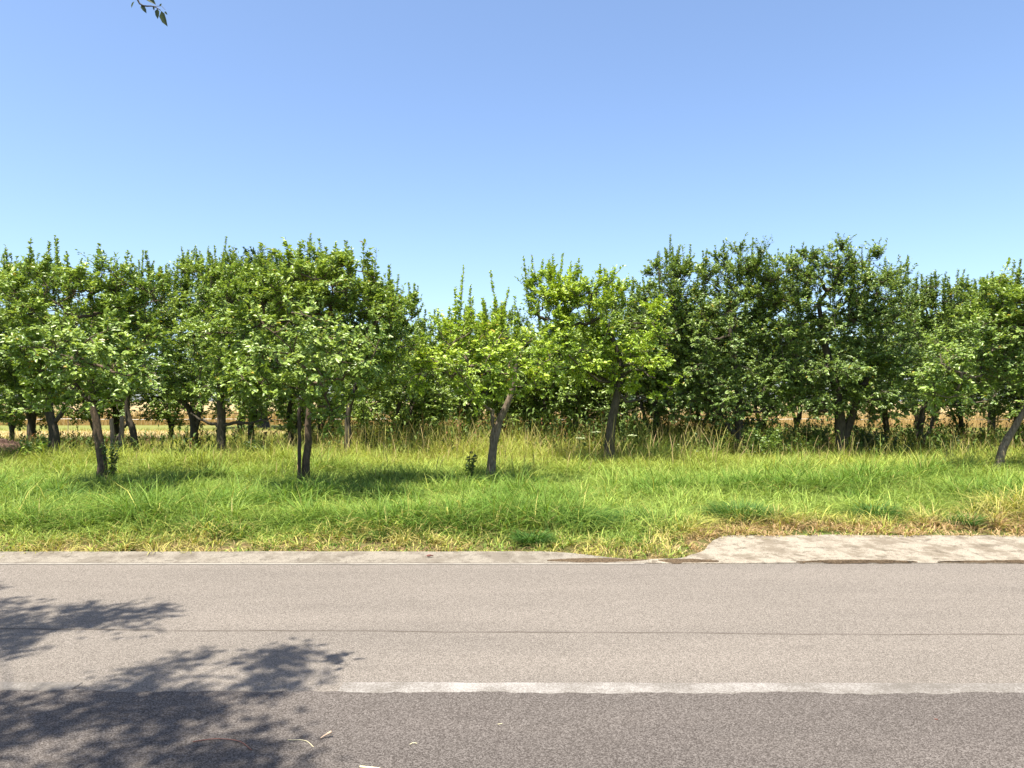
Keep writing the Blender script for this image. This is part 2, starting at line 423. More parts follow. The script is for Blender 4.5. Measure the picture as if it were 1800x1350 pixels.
c = np.where(dry[:, None], lerp3(STRAW, G_YEL, jit), c)
near_apr = (bx > 1.9) & (dist < 0.30+0.75*n1)
h = np.where(near_apr, h*0.6, h); c = np.where((near_apr & (jit < 0.85))[:, None], lerp3((0.50, 0.35, 0.18), (0.36, 0.25, 0.12), tj), c)
c *= (0.6+0.75*rng.uniform(0, 1, len(bx)))[:, None]*(0.85+0.3*tj)[:, None]
w = rng.uniform(0.007, 0.015, len(bx))*(1+0.04*(by-8))
K = keep
V, F, C = ribbons('g', bx[K], by[K], gz(bx[K], by[K])-0.01, h[K], (a+rng.normal(0, .5, len(a)))[K], lean[K], w[K], c[K], (1, 0.85, 0.6, 0.08), M_grass)
stuff(link('meadow_grass', make_mesh('meadow_grass', V, [(F, 0)], [M_grass], C)), 'lush bright green meadow grass between the road and the trees', 'grass')

# tall grass under and behind the trees, with pale seed heads
rng = np.random.default_rng(2)
def tall_top(x, y):
    px = CX+x/y*FPX
    base = np.interp(px, [-200, 0, 250, 420, 560, 680, 1250, 1330, 1500, 1700, 2000], [0.50, 0.50, 0.55, 0.75, 0.95, 1.2, 1.2, 0.95, 0.8, 0.85, 0.8])
    return base
bx, by, a, ti = tufts(rng, wedge(rng, 15.0, 27.5, 0.76, 1.5), 17000, 10, 0.10)
jit = rng.uniform(0, 1, len(bx)); n1 = fnoise(bx*0.6, by*0.6, 61); n2 = fnoise(bx*1.3, by*1.3, 71); n3 = fnoise(bx*0.3, by*0.3, 75)
h = tall_top(bx, by)*(0.45+0.55*sstep((by-15)/3.5))*(0.5+0.5*jit)*(0.65+0.6*n1)
c = lerp3(G_LIME, G_YEL, np.clip(0.3+1.6*(n2-0.35)+0.3*(jit-.5), 0, 1))
dk = sstep((n3-0.52)/0.12); c = c*(1-dk[:, None]*0.7)+np.array(G_GREEN)[None]*dk[:, None]*0.7
dry = rng.uniform(0, 1, len(bx)) < 0.14
c = np.where(dry[:, None], lerp3(STRAW, (0.36, 0.25, 0.12), jit), c)*(0.8+0.4*rng.uniform(0, 1, len(bx)))[:, None]
V, F, C = ribbons('g', bx, by, gz(bx, by)-0.02, h, a, rng.uniform(0.25, 1.7, len(bx)), rng.uniform(0.010, 0.022, len(bx)), c, (1, 0.85, 0.55, 0.08), M_grass)
stuff(link('tall_grass', make_mesh('tall_grass', V, [(F, 0)], [M_grass], C)), 'tall yellowish grass standing under and behind the apple trees', 'tall grass')
n = 11000
bx, by = wedge(rng, 11.5, 27, 0.76, 1.5)(n)
ok = rng.uniform(0, 1, n) < sstep((by-11.5)/4)*(0.3+fnoise(bx*0.7, by*0.7, 81)); bx, by = bx[ok], by[ok]; n = len(bx)
h = (tall_top(bx, by)*1.0+0.12)*(0.55+0.5*rng.uniform(0, 1, n))*(0.6+0.4*sstep((by-12)/4))
c = lerp3(G_YEL, STRAW, rng.uniform(0, 1, n))*(0.5+0.4*rng.uniform(0, 1, n))[:, None]
V, F, C = ribbons('g', bx, by, gz(bx, by)-0.02, h, rng.uniform(0, 6.28, n), rng.uniform(0.05, 0.45, n), rng.uniform(0.006, 0.012, n), c, (0.3, 0.25, 0.22, 0.22, 1.0, 1.1, 0.2), M_straw)
stuff(link('seed_heads', make_mesh('seed_heads', V, [(F, 0)], [M_straw], C)), 'straw coloured grass seed heads nodding above the tall grass', 'seed heads')

# rusty dock and dark weeds
n = 5200
bx, by = wedge(rng, 17.0, 25, 0.76, 1.0)(n)
pxx = CX+bx/by*FPX
dens = np.interp(pxx, [-200, 300, 430, 700, 930, 1120, 1290, 1420, 1700, 1800, 2000], [.35, .3, .35, .45, .7, 1.0, 1.0, .5, .9, .9, .6])
ok = rng.uniform(0, 1, n) < dens*sstep((fnoise(bx*1.1, by*1.1, 91)-0.38)/0.2); bx, by = bx[ok], by[ok]; n = len(bx)
per = 9
k = np.arange(n*per) % per; sx = np.repeat(bx, per)+rng.normal(0, 0.03, n*per); sy = np.repeat(by, per)+rng.normal(0, 0.03, n*per)
hh = np.repeat(tall_top(bx, by)*(0.75+0.5*rng.uniform(0, 1, n)), per)
rust = np.repeat(rng.uniform(0, 1, n) < 0.16, per)
c = np.where(rust[:, None], np.array([[0.15, 0.075, 0.03]]), np.array([[0.075, 0.115, 0.022]]))*(0.6+0.8*rng.uniform(0, 1, n*per))[:, None]
zb = gz(sx, sy)+np.where(k == 0, 0, hh*(0.25+0.7*k/per))
h = np.where(k == 0, hh, np.where(rust, 0.10, 0.16))
wd = np.where(k == 0, 0.012, np.where(rust, 0.035, 0.045))
V, F, C = ribbons('g', sx, sy, zb, h, rng.uniform(0, 6.28, n*per), np.where(k == 0, 0.05, 1.1), wd, c, (0.5, 1, 0.9, 0.15), M_straw)
stuff(link('weeds', make_mesh('weeds', V, [(F, 0)], [M_straw], C)), 'rusty dock stalks and dark leafy weeds among the tall grass', 'weeds')

# golden cereal crop beyond the orchard: standing stalks at the front, a bumpy canopy behind
n = 90000
y = 47+np.random.default_rng(8).exponential(5.0, n); rng = np.random.default_rng(9)
x = rng.uniform(-1, 1, n)*(0.76*y+6)
y = y-4*sstep(x/20)
h = rng.uniform(0.6, 0.95, n)
c = lerp3((0.62, 0.44, 0.21), (0.52, 0.39, 0.17), rng.uniform(0, 1, n))*(0.8+0.35*rng.uniform(0, 1, n))[:, None]
V, F, C = ribbons('g', x, y, gz(x, y), h, rng.uniform(0, 6.28, n), rng.uniform(0, .3, n), rng.uniform(0.02, 0.035, n), c, (0.6, 0.5, 0.5, 1.2, 0.3), M_straw)
g = Geo()
cxs = np.linspace(-420, 420, 300); cys = np.concatenate([np.linspace(50, 80, 60), np.geomspace(82, 1500, 60)])
CXg, CYg = np.meshgrid(cxs, cys)
CZg = 0.70+0.12*(np.random.default_rng(3).uniform(0, 1, CXg.shape)-.5)+0.15*fnoise(CXg*.1, CYg*.1, 4)+np.maximum(CYg-80, 0)*0.0002
CV = np.stack([CXg, CYg, CZg], -1).reshape(-1, 3)
I = (np.arange(len(cys)-1)[:, None]*len(cxs)+np.arange(len(cxs)-1)[None]).ravel()
CF = np.stack([I, I+1, I+len(cxs)+1, I+len(cxs)], -1)+len(V)
CC = np.array([[0.44, 0.335, 0.155]])*(0.9+0.2*np.random.default_rng(4).uniform(0, 1, (len(CV), 1)))
stuff(link('cereal_crop', make_mesh('cereal_crop', np.vstack([V, CV]), [(F, 0), (CF, 0)], [M_straw], np.vstack([C, CC]))), 'ripe golden cereal field seen under the trees', 'crop')

# stubble in front of it
n = 30000
x, y = wedge(rng, 27.5, 40, 0.76, 2)(n)
c = lerp3((0.60, 0.47, 0.24), (0.40, 0.36, 0.12), rng.uniform(0, 1, n))
gr = sstep((y-36.5)/2)[:, None]; c = c*(1-gr)+np.array([[0.26, 0.30, 0.06]])*gr
V, F, C = ribbons('g', x, y, gz(x, y), rng.uniform(0.08, 0.22, n), rng.uniform(0, 6.28, n), rng.uniform(0, .8, n), rng.uniform(0.015, 0.03, n), c, (1, .8, .2), M_straw)
stuff(link('stubble', make_mesh('stubble', V, [(F, 0)], [M_straw], C)), 'pale mown stubble strip before the golden field', 'stubble')

# ---------------------------------------------------------------- trees
def leaf_arrays(P, D, N, L, Wd, col, droop=0.18):
    n = len(P)
    D = D/np.linalg.norm(D, axis=1, keepdims=True)
    N = N-(N*D).sum(1, keepdims=True)*D; N /= np.linalg.norm(N, axis=1, keepdims=True)+1e-9
    B = np.cross(D, N)
    L = L[:, None]; Wd = Wd[:, None]
    V = np.empty((n, 6, 3))
    V[:, 0] = P
    V[:, 1] = P+D*L*0.32+B*Wd*0.5+N*Wd*0.16
    V[:, 2] = P+D*L*0.70+B*Wd*0.40+N*(Wd*0.13-L*droop*0.3)
    V[:, 3] = P+D*L-N*L*droop
    V[:, 4] = P+D*L*0.70-B*Wd*0.40+N*(Wd*0.13-L*droop*0.3)
    V[:, 5] = P+D*L*0.32-B*Wd*0.5+N*Wd*0.16
    b = (np.arange(n)*6)[:, None]
    F = np.concatenate([b+np.array([[0, 1, 2, 3]]), b+np.array([[0, 3, 4, 5]])])
    return V.reshape(-1, 3), F, np.repeat(col, 6, 0)

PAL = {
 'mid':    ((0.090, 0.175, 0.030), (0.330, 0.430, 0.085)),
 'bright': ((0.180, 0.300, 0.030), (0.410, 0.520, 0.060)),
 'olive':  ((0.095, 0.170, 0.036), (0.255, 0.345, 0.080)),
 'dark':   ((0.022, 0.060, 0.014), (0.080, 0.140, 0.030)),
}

def build_tree_mesh(rng, trunks, ells, shoots, pal='mid', rho=7.0, leafL=0.070, twigs=8, lpt=16, bark=None, r0=0.08, clump_r=0.34, inner=0.25, extra_limbs=(), limb_n=5, smallshoots=34):
    """local coordinates. trunks: list of (points, r_start, r_end). ells: list of (centre, radii)"""
    bark = bark or M_bark
    gt = Geo(); gc = Geo()
    nodes = []
    for ti, (pts, ra, rb) in enumerate(trunks):
        P = smooth_path(pts, 14); P[1:-1] += rng.normal(0, 0.008, (12, 3))
        R = np.linspace(ra, rb, 14)
        if ti == 0: R[0] *= 1.45; R[1] *= 1.12
        tube(gt, P, R, 10, 0, rng, 0.07)
        nodes += list(P[5:])
    crotch = nodes[min(3, len(nodes)-1)].copy()
    ec = np.array([e[0] for e in ells]); er = np.array([e[1] for e in ells]); vol = er.prod(1)*4.19
    # scaffold limbs towards ellipsoid hearts
    for i in range(len(ells)):
        tgt = ec[i]+rng.normal(0, 0.15, 3)*er[i]
        N = np.array(nodes); d = np.linalg.norm(N-tgt, axis=1)+0.8*np.maximum(0, N[:, 2]-tgt[2]); s = N[np.argmin(d)]
        if np.linalg.norm(tgt-s) < 0.3: continue
        mid = (s+tgt)/2+rng.normal(0, 0.1, 3)+np.array([0, 0, -0.06])
        P = smooth_path([s, mid, tgt], 10); P[1:-1] += rng.normal(0, 0.015, (8, 3))
        tube(gt, P, np.linspace(r0*0.42, r0*0.16, 10), 7, 0, rng, 0.06)
        nodes += list(P[2:])
    for pts, ra, rb in extra_limbs:
        P = smooth_path(pts, 12); P[1:-1] += rng.normal(0, 0.012, (10, 3)); tube(gt, P, np.linspace(ra, rb, 12), 7, 0, rng, 0.08); nodes += list(P[2:])
    ncl = max(6, int(vol.sum()*rho*1.62)); leafL = leafL*0.98; lpt = int(lpt*1.5)
    cen = (ec*vol[:, None]).sum(0)/vol.sum()
    which = rng.choice(len(ells), ncl, p=vol/vol.sum())
    u = rng.normal(0, 1, (ncl, 3)); u /= np.linalg.norm(u, axis=1, keepdims=True)
    rad = np.where(rng.uniform(0, 1, ncl) < inner, rng.uniform(0.1, 0.7, ncl), rng.uniform(0.68, 1.02, ncl))
    rad = rad*(0.72+0.56*fnoise(u[:, 0]*2.2+which*3.1, u[:, 2]*2.2+u[:, 1], 7+int(rng.integers(99))))**0.9*1.04
    cl = ec[which]+u*er[which]*rad[:, None]
    # hanging boughs below the crown
    nb = max(4, ncl//22); hb = cl[rng.integers(0, ncl, nb)]; hb = hb[hb[:, 2] < np.percentile(cl[:, 2], 45)]
    zlow = (ec[:, 2]-er[:, 2]).min()
    for q_ in hb:
        cl = np.vstack([cl, [[q_[0], q_[1], max(q_[2]-rng.uniform(.15, .5), zlow-.15)]]])
    cl = cl[np.argsort(np.linalg.norm(cl-crotch, axis=1))]
    LP, LD, LN, LL, LC = [], [], [], [], []
    lo, hi = (np.array(c) for c in PAL[pal])
    top = (ec[:, 2]+er[:, 2]).max()
    for c in cl:
        N = np.array(nodes); s = N[np.argmin(np.linalg.norm(N-c, axis=1)+0.25*np.maximum(0, N[:, 2]-c[2]))]
        dd = np.linalg.norm(c-s); m = (s+c)/2+rng.normal(0, 0.12*dd, 3)+np.array([0, 0, 0.05*dd])
        P = smooth_path([s, m, c], 6)
        tube(gc, P, np.linspace(0.008+0.008*min(dd, 1.2), 0.005, 6), 4, 1, cap=False)
        nodes += [P[2], P[4], P[5]]
        cr = clump_r*rng.uniform(0.6, 1.35); k = int(twigs*rng.uniform(0.6, 1.4)); tint = rng.uniform(0, 1)
        for _ in range(k):
            v = rng.normal(0, 1, 3); v /= np.linalg.norm(v); hrel = (c[2]-cen[2])/(top-cen[2]+.01); up_ = min(1, max(0, hrel+.35)); v[2] = v[2]*0.75+0.15+0.9*up_; v /= np.linalg.norm(v); v *= 1+0.35*up_*rng.uniform(0, 1)**2
            e = c+v*cr*rng.uniform(0.5, 1.1); b = P[rng.integers(3, 6)]
            tube(gc, np.array([b, (b+e)/2+rng.normal(0, 0.02, 3), e]), [0.005, 0.004, 0.002], 3, 1, cap=False)
            nl = int(lpt*rng.uniform(0.7, 1.3)); t = rng.uniform(0.25, 1.03, nl)
            td = (e-b)/(np.linalg.norm(e-b)+1e-6)
            q = rng.normal(0, 1, (nl, 3)); q[:, 2] *= 0.35
            LP.append(b+(e-b)*t[:, None]+rng.normal(0, 0.012, (nl, 3)))
            LD.append(q+td*(0.5+0.8*t[:, None])+np.array([0, 0, -0.12])); ov = (e-cen)/(np.linalg.norm(e-cen)+.01)*0.6+(e-c)/(np.linalg.norm(e-c)+.01)*0.4; ov[2] = max(ov[2], -.05)
            LN.append(np.array([0, 0, 0.85])+ov+rng.normal(0, 0.38, (nl, 3)))
            LL.append(leafL*rng.uniform(0.5, 1.3, nl)*(0.8+0.4*tint))
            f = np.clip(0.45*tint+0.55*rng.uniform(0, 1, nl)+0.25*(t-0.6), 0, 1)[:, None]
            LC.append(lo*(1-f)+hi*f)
    # upright water shoots
    sh = list(shoots)
    for _ in range(smallshoots):
        i = rng.integers(len(ells)); a = rng.uniform(0, 6.28); rr = rng.uniform(0, 0.8)
        ex = ec[i]+er[i]*np.array([math.cos(a)*rr, math.sin(a)*rr, math.sqrt(1-rr*rr)*0.95])
        if ex[2] < top-1.0: continue
        sh.append((ex+np.array([rng.normal(0, .05), rng.normal(0, .05), rng.uniform(0.08, 0.46)]), rng.uniform(0.35, 0.75)))
    for tip, ln in sh:
        tip = np.array(tip, float); b = tip-np.array([rng.normal(0, 0.10)*ln, rng.normal(0, 0.10)*ln, ln])
        N = np.array(nodes); s = N[np.argmin(np.linalg.norm(N-b, axis=1))]
        P = smooth_path([s, (s+b)/2+rng.normal(0, .04, 3), b, (b+tip)/2+np.array([rng.normal(0, .02), rng.normal(0, .02), 0]), tip], 12)
        tube(gc, P, np.linspace(0.011, 0.0025, 12), 4, 1, cap=False)
        nl = int(150*ln)+10; t = rng.uniform(0.0, 1.0, nl)**0.9; base = b+(tip-b)*t[:, None]
        q = rng.normal(0, 1, (nl, 3)); q[:, 2] = 0.55+0.5*rng.uniform(0, 1, nl)
        q[:, :2] /= np.linalg.norm(q[:, :2], axis=1, keepdims=True)
        LP.append(base); LD.append(q); LN.append(np.array([0, 0, 1.0])-0.5*q+rng.normal(0, 0.3, (nl, 3)))
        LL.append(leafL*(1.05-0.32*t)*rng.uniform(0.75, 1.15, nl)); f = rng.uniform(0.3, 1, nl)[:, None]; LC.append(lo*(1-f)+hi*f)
        # side spurs with leaf clusters near the foot
        for _ in range(int(15*ln)+4):
            tt = rng.uniform(0, 0.55); b2 = b+(tip-b)*tt; a = rng.uniform(0, 6.28); l2 = rng.uniform(0.08, 0.24)*(1-tt)
            e2 = b2+np.array([math.cos(a)*l2, math.sin(a)*l2, l2*0.9]); nl = 9
            tube(gc, np.array([b2, e2]), [0.004, 0.002], 3, 1, cap=False)
            t = rng.uniform(0.3, 1.0, nl)[:, None]; q = rng.normal(0, 1, (nl, 3)); q[:, 2] = np.abs(q[:, 2])*.7
            LP.append(b2+(e2-b2)*t); LD.append(q); LN.append(np.array([0, 0, 1.0])+rng.normal(0, .5, (nl, 3))); LL.append(leafL*rng.uniform(.6, 1.0, nl))
            f = rng.uniform(0, 1, nl)[:, None]; LC.append(lo*(1-f)+hi*f)
    P, D, N, L, C = (np.concatenate(a) for a in (LP, LD, LN, LL, LC))
    yel = rng.uniform(0, 1, len(P)) < 0.012
    C = np.where(yel[:, None], np.array([[0.34, 0.27, 0.03]]), C)*(0.85+0.3*rng.uniform(0, 1, (len(P), 1)))
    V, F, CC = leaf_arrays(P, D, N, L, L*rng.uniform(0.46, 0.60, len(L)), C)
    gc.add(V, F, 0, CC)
    tm = gt.mesh('trunk', [bark], smooth=True)
    cm = gc.mesh('crown', [M_leaf, bark], col=True)
    return tm, cm, len(P)

def px_tree(label, d, base, trunks, ells, shoots, seed, name='apple_tree', group='apple trees of the orchard', cat='tree', limbs=(), **kw):
    rng = np.random.default_rng(seed)
    bx = X(base, d); bz = float(gz(bx, d))-0.03
    o = np.array([bx, d, bz])
    def loc(px, py, dy=0.0): return np.array([X(px, d+dy*0.85), d+dy, Z(py, d+dy*0.85)])-o
    T = []
    for pts, ra, rb in trunks:
        P = [loc(*p) for p in pts]
        if not T: P[0][2] = -0.05
        T.append((P, ra, rb))
    E = []
    for e in ells:
        px, py, rx, ry = e[:4]; dy = e[4] if len(e) > 4 else rng.uniform(-0.35, 0.35)-(1.2 if d < 13.2 else 0.8 if d < 14 else 0.2)  # front crowns set forward so their shade falls nearer the road
        c = loc(px, py, dy); s = (d+dy*0.85)/FPX
        E.append((c+np.array([0, 0, ry*s*0.08]), np.array([rx*s*1.04, max(0.55, (rx*0.65+ry*0.35)*s), ry*s*0.95])))
    Sh = [(loc(p[0], p[1], rng.uniform(-0.5, 0.5)), p[2]*d/FPX) for p in shoots]
    EL = [([loc(*p) for p in pts], ra, rb) for pts, ra, rb in limbs]
    tm, cm, n = build_tree_mesh(rng, T, E, Sh, extra_limbs=EL, **kw)
    t = thing(name, label, cat, o.tolist(), group)
    link('trunk', tm, t); link('crown', cm, t)
    print(name, label[:40], n, 'leaves')
    return t

F0 = dict(rho=8.0, twigs=8, lpt=16)
px_tree('apple tree on a slim dark leaning trunk with ivy at its foot, leftmost front tree', 13.0, 183,
  [([(183, 850), (179, 800), (168, 735), (160, 690), (158, 620), (165, 550)], 0.085, 0.03)],
  [(165, 600, 115, 95), (110, 530, 80, 60), (215, 545, 75, 65), (95, 640, 65, 55), (235, 650, 60, 50), (160, 690, 85, 28), (160, 620, 110, 50, -2.5), (215, 650, 70, 40, -2.4), (215, 705, 70, 22)],  # deep forward lobes added to pull the shade pool towards the road
  [(172, 428, 95), (92, 418, 90), (55, 440, 60), (205, 470, 50), (252, 440, 70), (140, 455, 60), (118, 450, 60)], 101, pal='mid', r0=0.07, bark=M_bark_mid,
  limbs=[([(162, 712), (140, 722), (122, 716), (108, 708, 0.3)], 0.022, 0.010)], **F0)
px_tree('slender straight apple tree beside a wooden stake, tallest crown in the front row', 13.0, 538,
  [([(536, 850), (540, 790), (545, 700), (549, 600), (552, 520), (556, 470)], 0.075, 0.02)],
  [(555, 555, 115, 85), (455, 585, 85, 80), (640, 590, 85, 85), (540, 665, 130, 48), (600, 505, 75, 50), (470, 520, 65, 45), (592, 742, 26, 20), (680, 610, 55, 60), (530, 715, 60, 22), (545, 610, 115, 60, -2.6), (620, 640, 65, 45, -2.4)],  # forward lobes added here too, to shift this crown's shade
  [(545, 408, 110), (561, 420, 90), (617, 433, 80), (590, 455, 60), (500, 455, 70), (520, 435, 70), (652, 452, 70), (636, 470, 60), (685, 466, 70)], 102, pal='mid', r0=0.06, bark=M_bark_mid, **F0)
px_tree('pale barked apple tree leaning right with a forked trunk and sparse yellow green crown', 13.5, 860,
  [([(858, 845), (867, 790), (880, 735), (897, 698), (905, 650), (905, 600)], 0.085, 0.03), ([(864, 800), (866, 760), (866, 722)], 0.042, 0.036)],
  [(760, 655, 62, 50), (835, 640, 85, 72), (905, 630, 70, 65), (815, 600, 50, 40), (850, 700, 75, 28)],
  [(815, 468, 130), (800, 505, 90), (827, 500, 90), (861, 475, 120), (848, 525, 70), (895, 505, 100), (882, 545, 60), (790, 540, 60), (905, 520, 90), (780, 560, 50)], 103, pal='bright', r0=0.065, bark=M_bark_pale, rho=8, twigs=7, lpt=15, smallshoots=8)
px_tree('dark trunked apple tree with bright yellow green crown right of the pale forked tree', 16.0, 1070,
  [([(1068, 812), (1072, 770), (1083, 700), (1090, 630), (1060, 560)], 0.13, 0.04)],
  [(1065, 605, 100, 80), (985, 560, 65, 70), (1120, 640, 52, 62), (1000, 650, 72, 55), (1035, 525, 68, 38), (960, 530, 45, 50), (1165, 690, 30, 22)],
  [(920, 450, 110), (936, 447, 110), (990, 444, 100), (975, 468, 80), (1004, 458, 80), (1022, 480, 60), (1046, 497, 50), (1076, 482, 60), (956, 500, 50)], 104, pal='bright', r0=0.10,
  limbs=[([(1085, 680), (1050, 660), (1015, 640, -.8), (1000, 625, -1.1)], 0.04, 0.012), ([(1088, 660), (1120, 650, -.5), (1150, 665, -.9)], 0.03, 0.012)], rho=7, twigs=8, lpt=15)
px_tree('large dense grey green apple tree standing right of the bright crown', 18.0, 1295,
  [([(1295, 800), (1299, 745), (1297, 690), (1290, 620), (1280, 540)], 0.12, 0.04), ([(1297, 770), (1265, 730), (1240, 690)], 0.07, 0.04)],
  [(1225, 590, 95, 95), (1330, 575, 95, 100), (1180, 520, 60, 65), (1285, 500, 85, 52), (1280, 670, 110, 50), (1360, 510, 55, 55), (1200, 700, 50, 30), (1125, 570, 55, 55), (1270, 722, 105, 28), (1360, 715, 50, 28)],
  [(1180, 410, 80), (1160, 440, 60), (1214, 428, 60), (1258, 430, 70), (1298, 432, 70), (1326, 417, 90), (1350, 442, 60), (1237, 440, 60), (1195, 430, 60), (1280, 440, 60)], 105, pal='olive', r0=0.11, rho=6.0, twigs=8, lpt=15, leafL=0.066)
px_tree('large grey green apple tree rising on a thick double trunk', 18.0, 1480,
  [([(1476, 800), (1477, 745), (1470, 690), (1450, 600), (1440, 530)], 0.15, 0.05), ([(1480, 795), (1495, 740), (1512, 690), (1540, 640)], 0.11, 0.05)],
  [(1435, 580, 95, 105), (1520, 570, 90, 100), (1475, 485, 85, 52), (1410, 500, 50, 50), (1560, 640, 55, 60), (1480, 670, 110, 42), (1550, 510, 40, 45), (1500, 545, 60, 60), (1410, 705, 60, 30), (1560, 708, 60, 28), (1480, 700, 90, 22)],
  [(1470, 420, 80), (1500, 424, 80), (1430, 432, 60), (1392, 432, 60), (1530, 442, 70), (1560, 450, 60), (1598, 450, 90), (1585, 465, 70), (1450, 430, 60), (1515, 435, 60)], 106, pal='olive', r0=0.12, rho=6.0, twigs=8, lpt=15, leafL=0.066)
px_tree('apple tree on a mottled trunk leaning strongly right at the right edge of the picture', 14.5, 1742,
  [([(1742, 832), (1764, 782), (1790, 738), (1812, 690), (1815, 620)], 0.09, 0.035)],
  [(1735, 640, 85, 60), (1690, 665, 70, 40), (1800, 600, 85, 80), (1760, 560, 60, 55), (1870, 620, 90, 90), (1650, 640, 45, 40), (1840, 530, 60, 50), (1640, 700, 35, 22), (1710, 705, 60, 22)],
  [(1790, 455, 90), (1745, 478, 80), (1770, 492, 60), (1820, 450, 80), (1860, 470, 80), (1715, 510, 50)], 107, pal='mid', r0=0.075, bark=M_bark_pale, **F0)
px_tree('olive green apple tree with loose upright shoots right of the thick double trunk', 19.0, 1618,
  [([(1614, 785), (1618, 745), (1628, 700), (1650, 630)], 0.10, 0.04), ([(1620, 780), (1637, 745), (1645, 700)], 0.06, 0.03)],
  [(1650, 590, 85, 75), (1710, 560, 65, 60), (1620, 650, 65, 60), (1640, 540, 50, 40), (1660, 702, 75, 26)],
  [(1620, 482, 70), (1660, 488, 60), (1690, 472, 80), (1715, 490, 60), (1740, 480, 70), (1640, 492, 50)], 108, pal='olive', r0=0.09, rho=5.5, twigs=8, lpt=14, leafL=0.068)
px_tree('thick dark apple trunk with a rising side limb beside the soil mound', 17.0, 96,
  [([(100, 805), (95, 760), (88, 728), (84, 690), (60, 620)], 0.14, 0.05)],
  [(50, 590, 105, 85), (10, 520, 70, 60), (-40, 620, 90, 80), (80, 520, 65, 50), (10, 670, 70, 36)],
  [(5, 445, 80), (30, 450, 60), (50, 436, 80), (92, 412, 90), (110, 440, 60), (-30, 450, 80), (75, 445, 60)], 109, pal='mid', r0=0.11,
  limbs=[([(97, 742), (112, 722), (122, 702), (140, 660)], 0.055, 0.025)], rho=6.5, twigs=8, lpt=15)
px_tree('dark apple tree with a bent trunk behind the old wooden post', 19.0, 238,
  [([(240, 790), (235, 757), (224, 728), (226, 690), (250, 620)], 0.10, 0.04)],
  [(255, 595, 70, 75), (285, 540, 60, 60), (225, 540, 50, 50), (250, 670, 70, 32)],
  [(250, 440, 80), (240, 455, 60), (270, 458, 60), (290, 462, 60)], 110, pal='mid', r0=0.08, rho=6, twigs=8, lpt=14,
  limbs=[([(228, 740), (215, 757), (205, 775)], 0.045, 0.03)])
px_tree('dark forked apple trunk with a drooping limb, left of the trunk with level side limbs', 20.0, 342,
  [([(342, 775), (341, 745), (334, 720), (318, 705), (300, 690)], 0.11, 0.05), ([(343, 760), (352, 715), (350, 660), (340, 600)], 0.07, 0.035)],
  [(330, 580, 65, 80), (340, 510, 50, 45), (320, 670, 60, 34)],
  [(316, 432, 90), (340, 430, 90), (328, 445, 60), (352, 448, 60)], 111, pal='mid', r0=0.09, rho=6, twigs=8, lpt=14)
px_tree('dark apple trunk with two level side limbs stretching above the tall grass', 18.0, 390,
  [([(391, 795), (390, 745), (387, 700), (392, 640), (400, 560)], 0.12, 0.05)],
  [(400, 585, 85, 80), (385, 510, 60, 50), (440, 540, 60, 60), (395, 670, 90, 36), (450, 650, 60, 45)],
  [(396, 414, 110), (374, 430, 90), (410, 440, 70), (430, 455, 50), (362, 440, 70)], 112, pal='mid', r0=0.10,
  limbs=[([(388, 748), (368, 744), (350, 737), (335, 726)], 0.045, 0.02), ([(392, 750), (415, 742), (445, 743), (478, 733)], 0.045, 0.02)], rho=6.5, twigs=8, lpt=15)
px_tree('small apple tree on a thin dark trunk seen left of the wooden stake', 21.0, 443,
  [([(443, 785), (442, 745), (447, 700), (460, 620)], 0.10, 0.04)],
  [(480, 600, 70, 70), (470, 520, 55, 45), (440, 670, 70, 36)],
  [(470, 448, 60), (488, 440, 70)], 113, pal='mid', r0=0.08, rho=5.5, twigs=8, lpt=14)
px_tree('apple tree on a short dark trunk right of the slender staked tree', 17.5, 612,
  [([(611, 810), (613, 770), (613, 720), (640, 640)], 0.10, 0.04)],
  [(655, 590, 70, 75), (700, 560, 45, 55), (630, 530, 50, 50), (660, 680, 75, 38), (725, 610, 35, 50)],
  [(682, 466, 80), (700, 482, 70), (735, 502, 60), (655, 455, 80), (718, 495, 60), (748, 545, 40)], 114, pal='mid', r0=0.09, rho=6.0, twigs=8, lpt=15)
px_tree('dark leaning apple trunk just left of the dark trunk under the bright crown', 20.0, 990,
  [([(986, 800), (1000, 762), (1017, 735), (1015, 690), (1000, 640)], 0.12, 0.05)],
  [(990, 640, 75, 60), (930, 650, 60, 55), (1050, 640, 70, 60), (985, 700, 90, 26)],
  [], 115, pal='mid', r0=0.09, rho=5.5, twigs=8, lpt=14, smallshoots=3, limbs=[([(1018, 738), (1040, 735), (1062, 730)], 0.04, 0.02)])

# a tall dark tree well behind the orchard
px_tree('tall dark green tree rising behind the orchard left of the slender staked tree', 42.0, 462,
  [([(462, 760), (462, 700), (460, 600)], 0.35, 0.12)],
  [(455, 540, 90, 75), (420, 580, 80, 80), (500, 560, 80, 80), (465, 650, 100, 60)], [], 120, name='broadleaf_tree', group=None,
  pal='dark', r0=0.25, rho=0.75, twigs=12, lpt=26, leafL=0.15, clump_r=1.0, smallshoots=0)

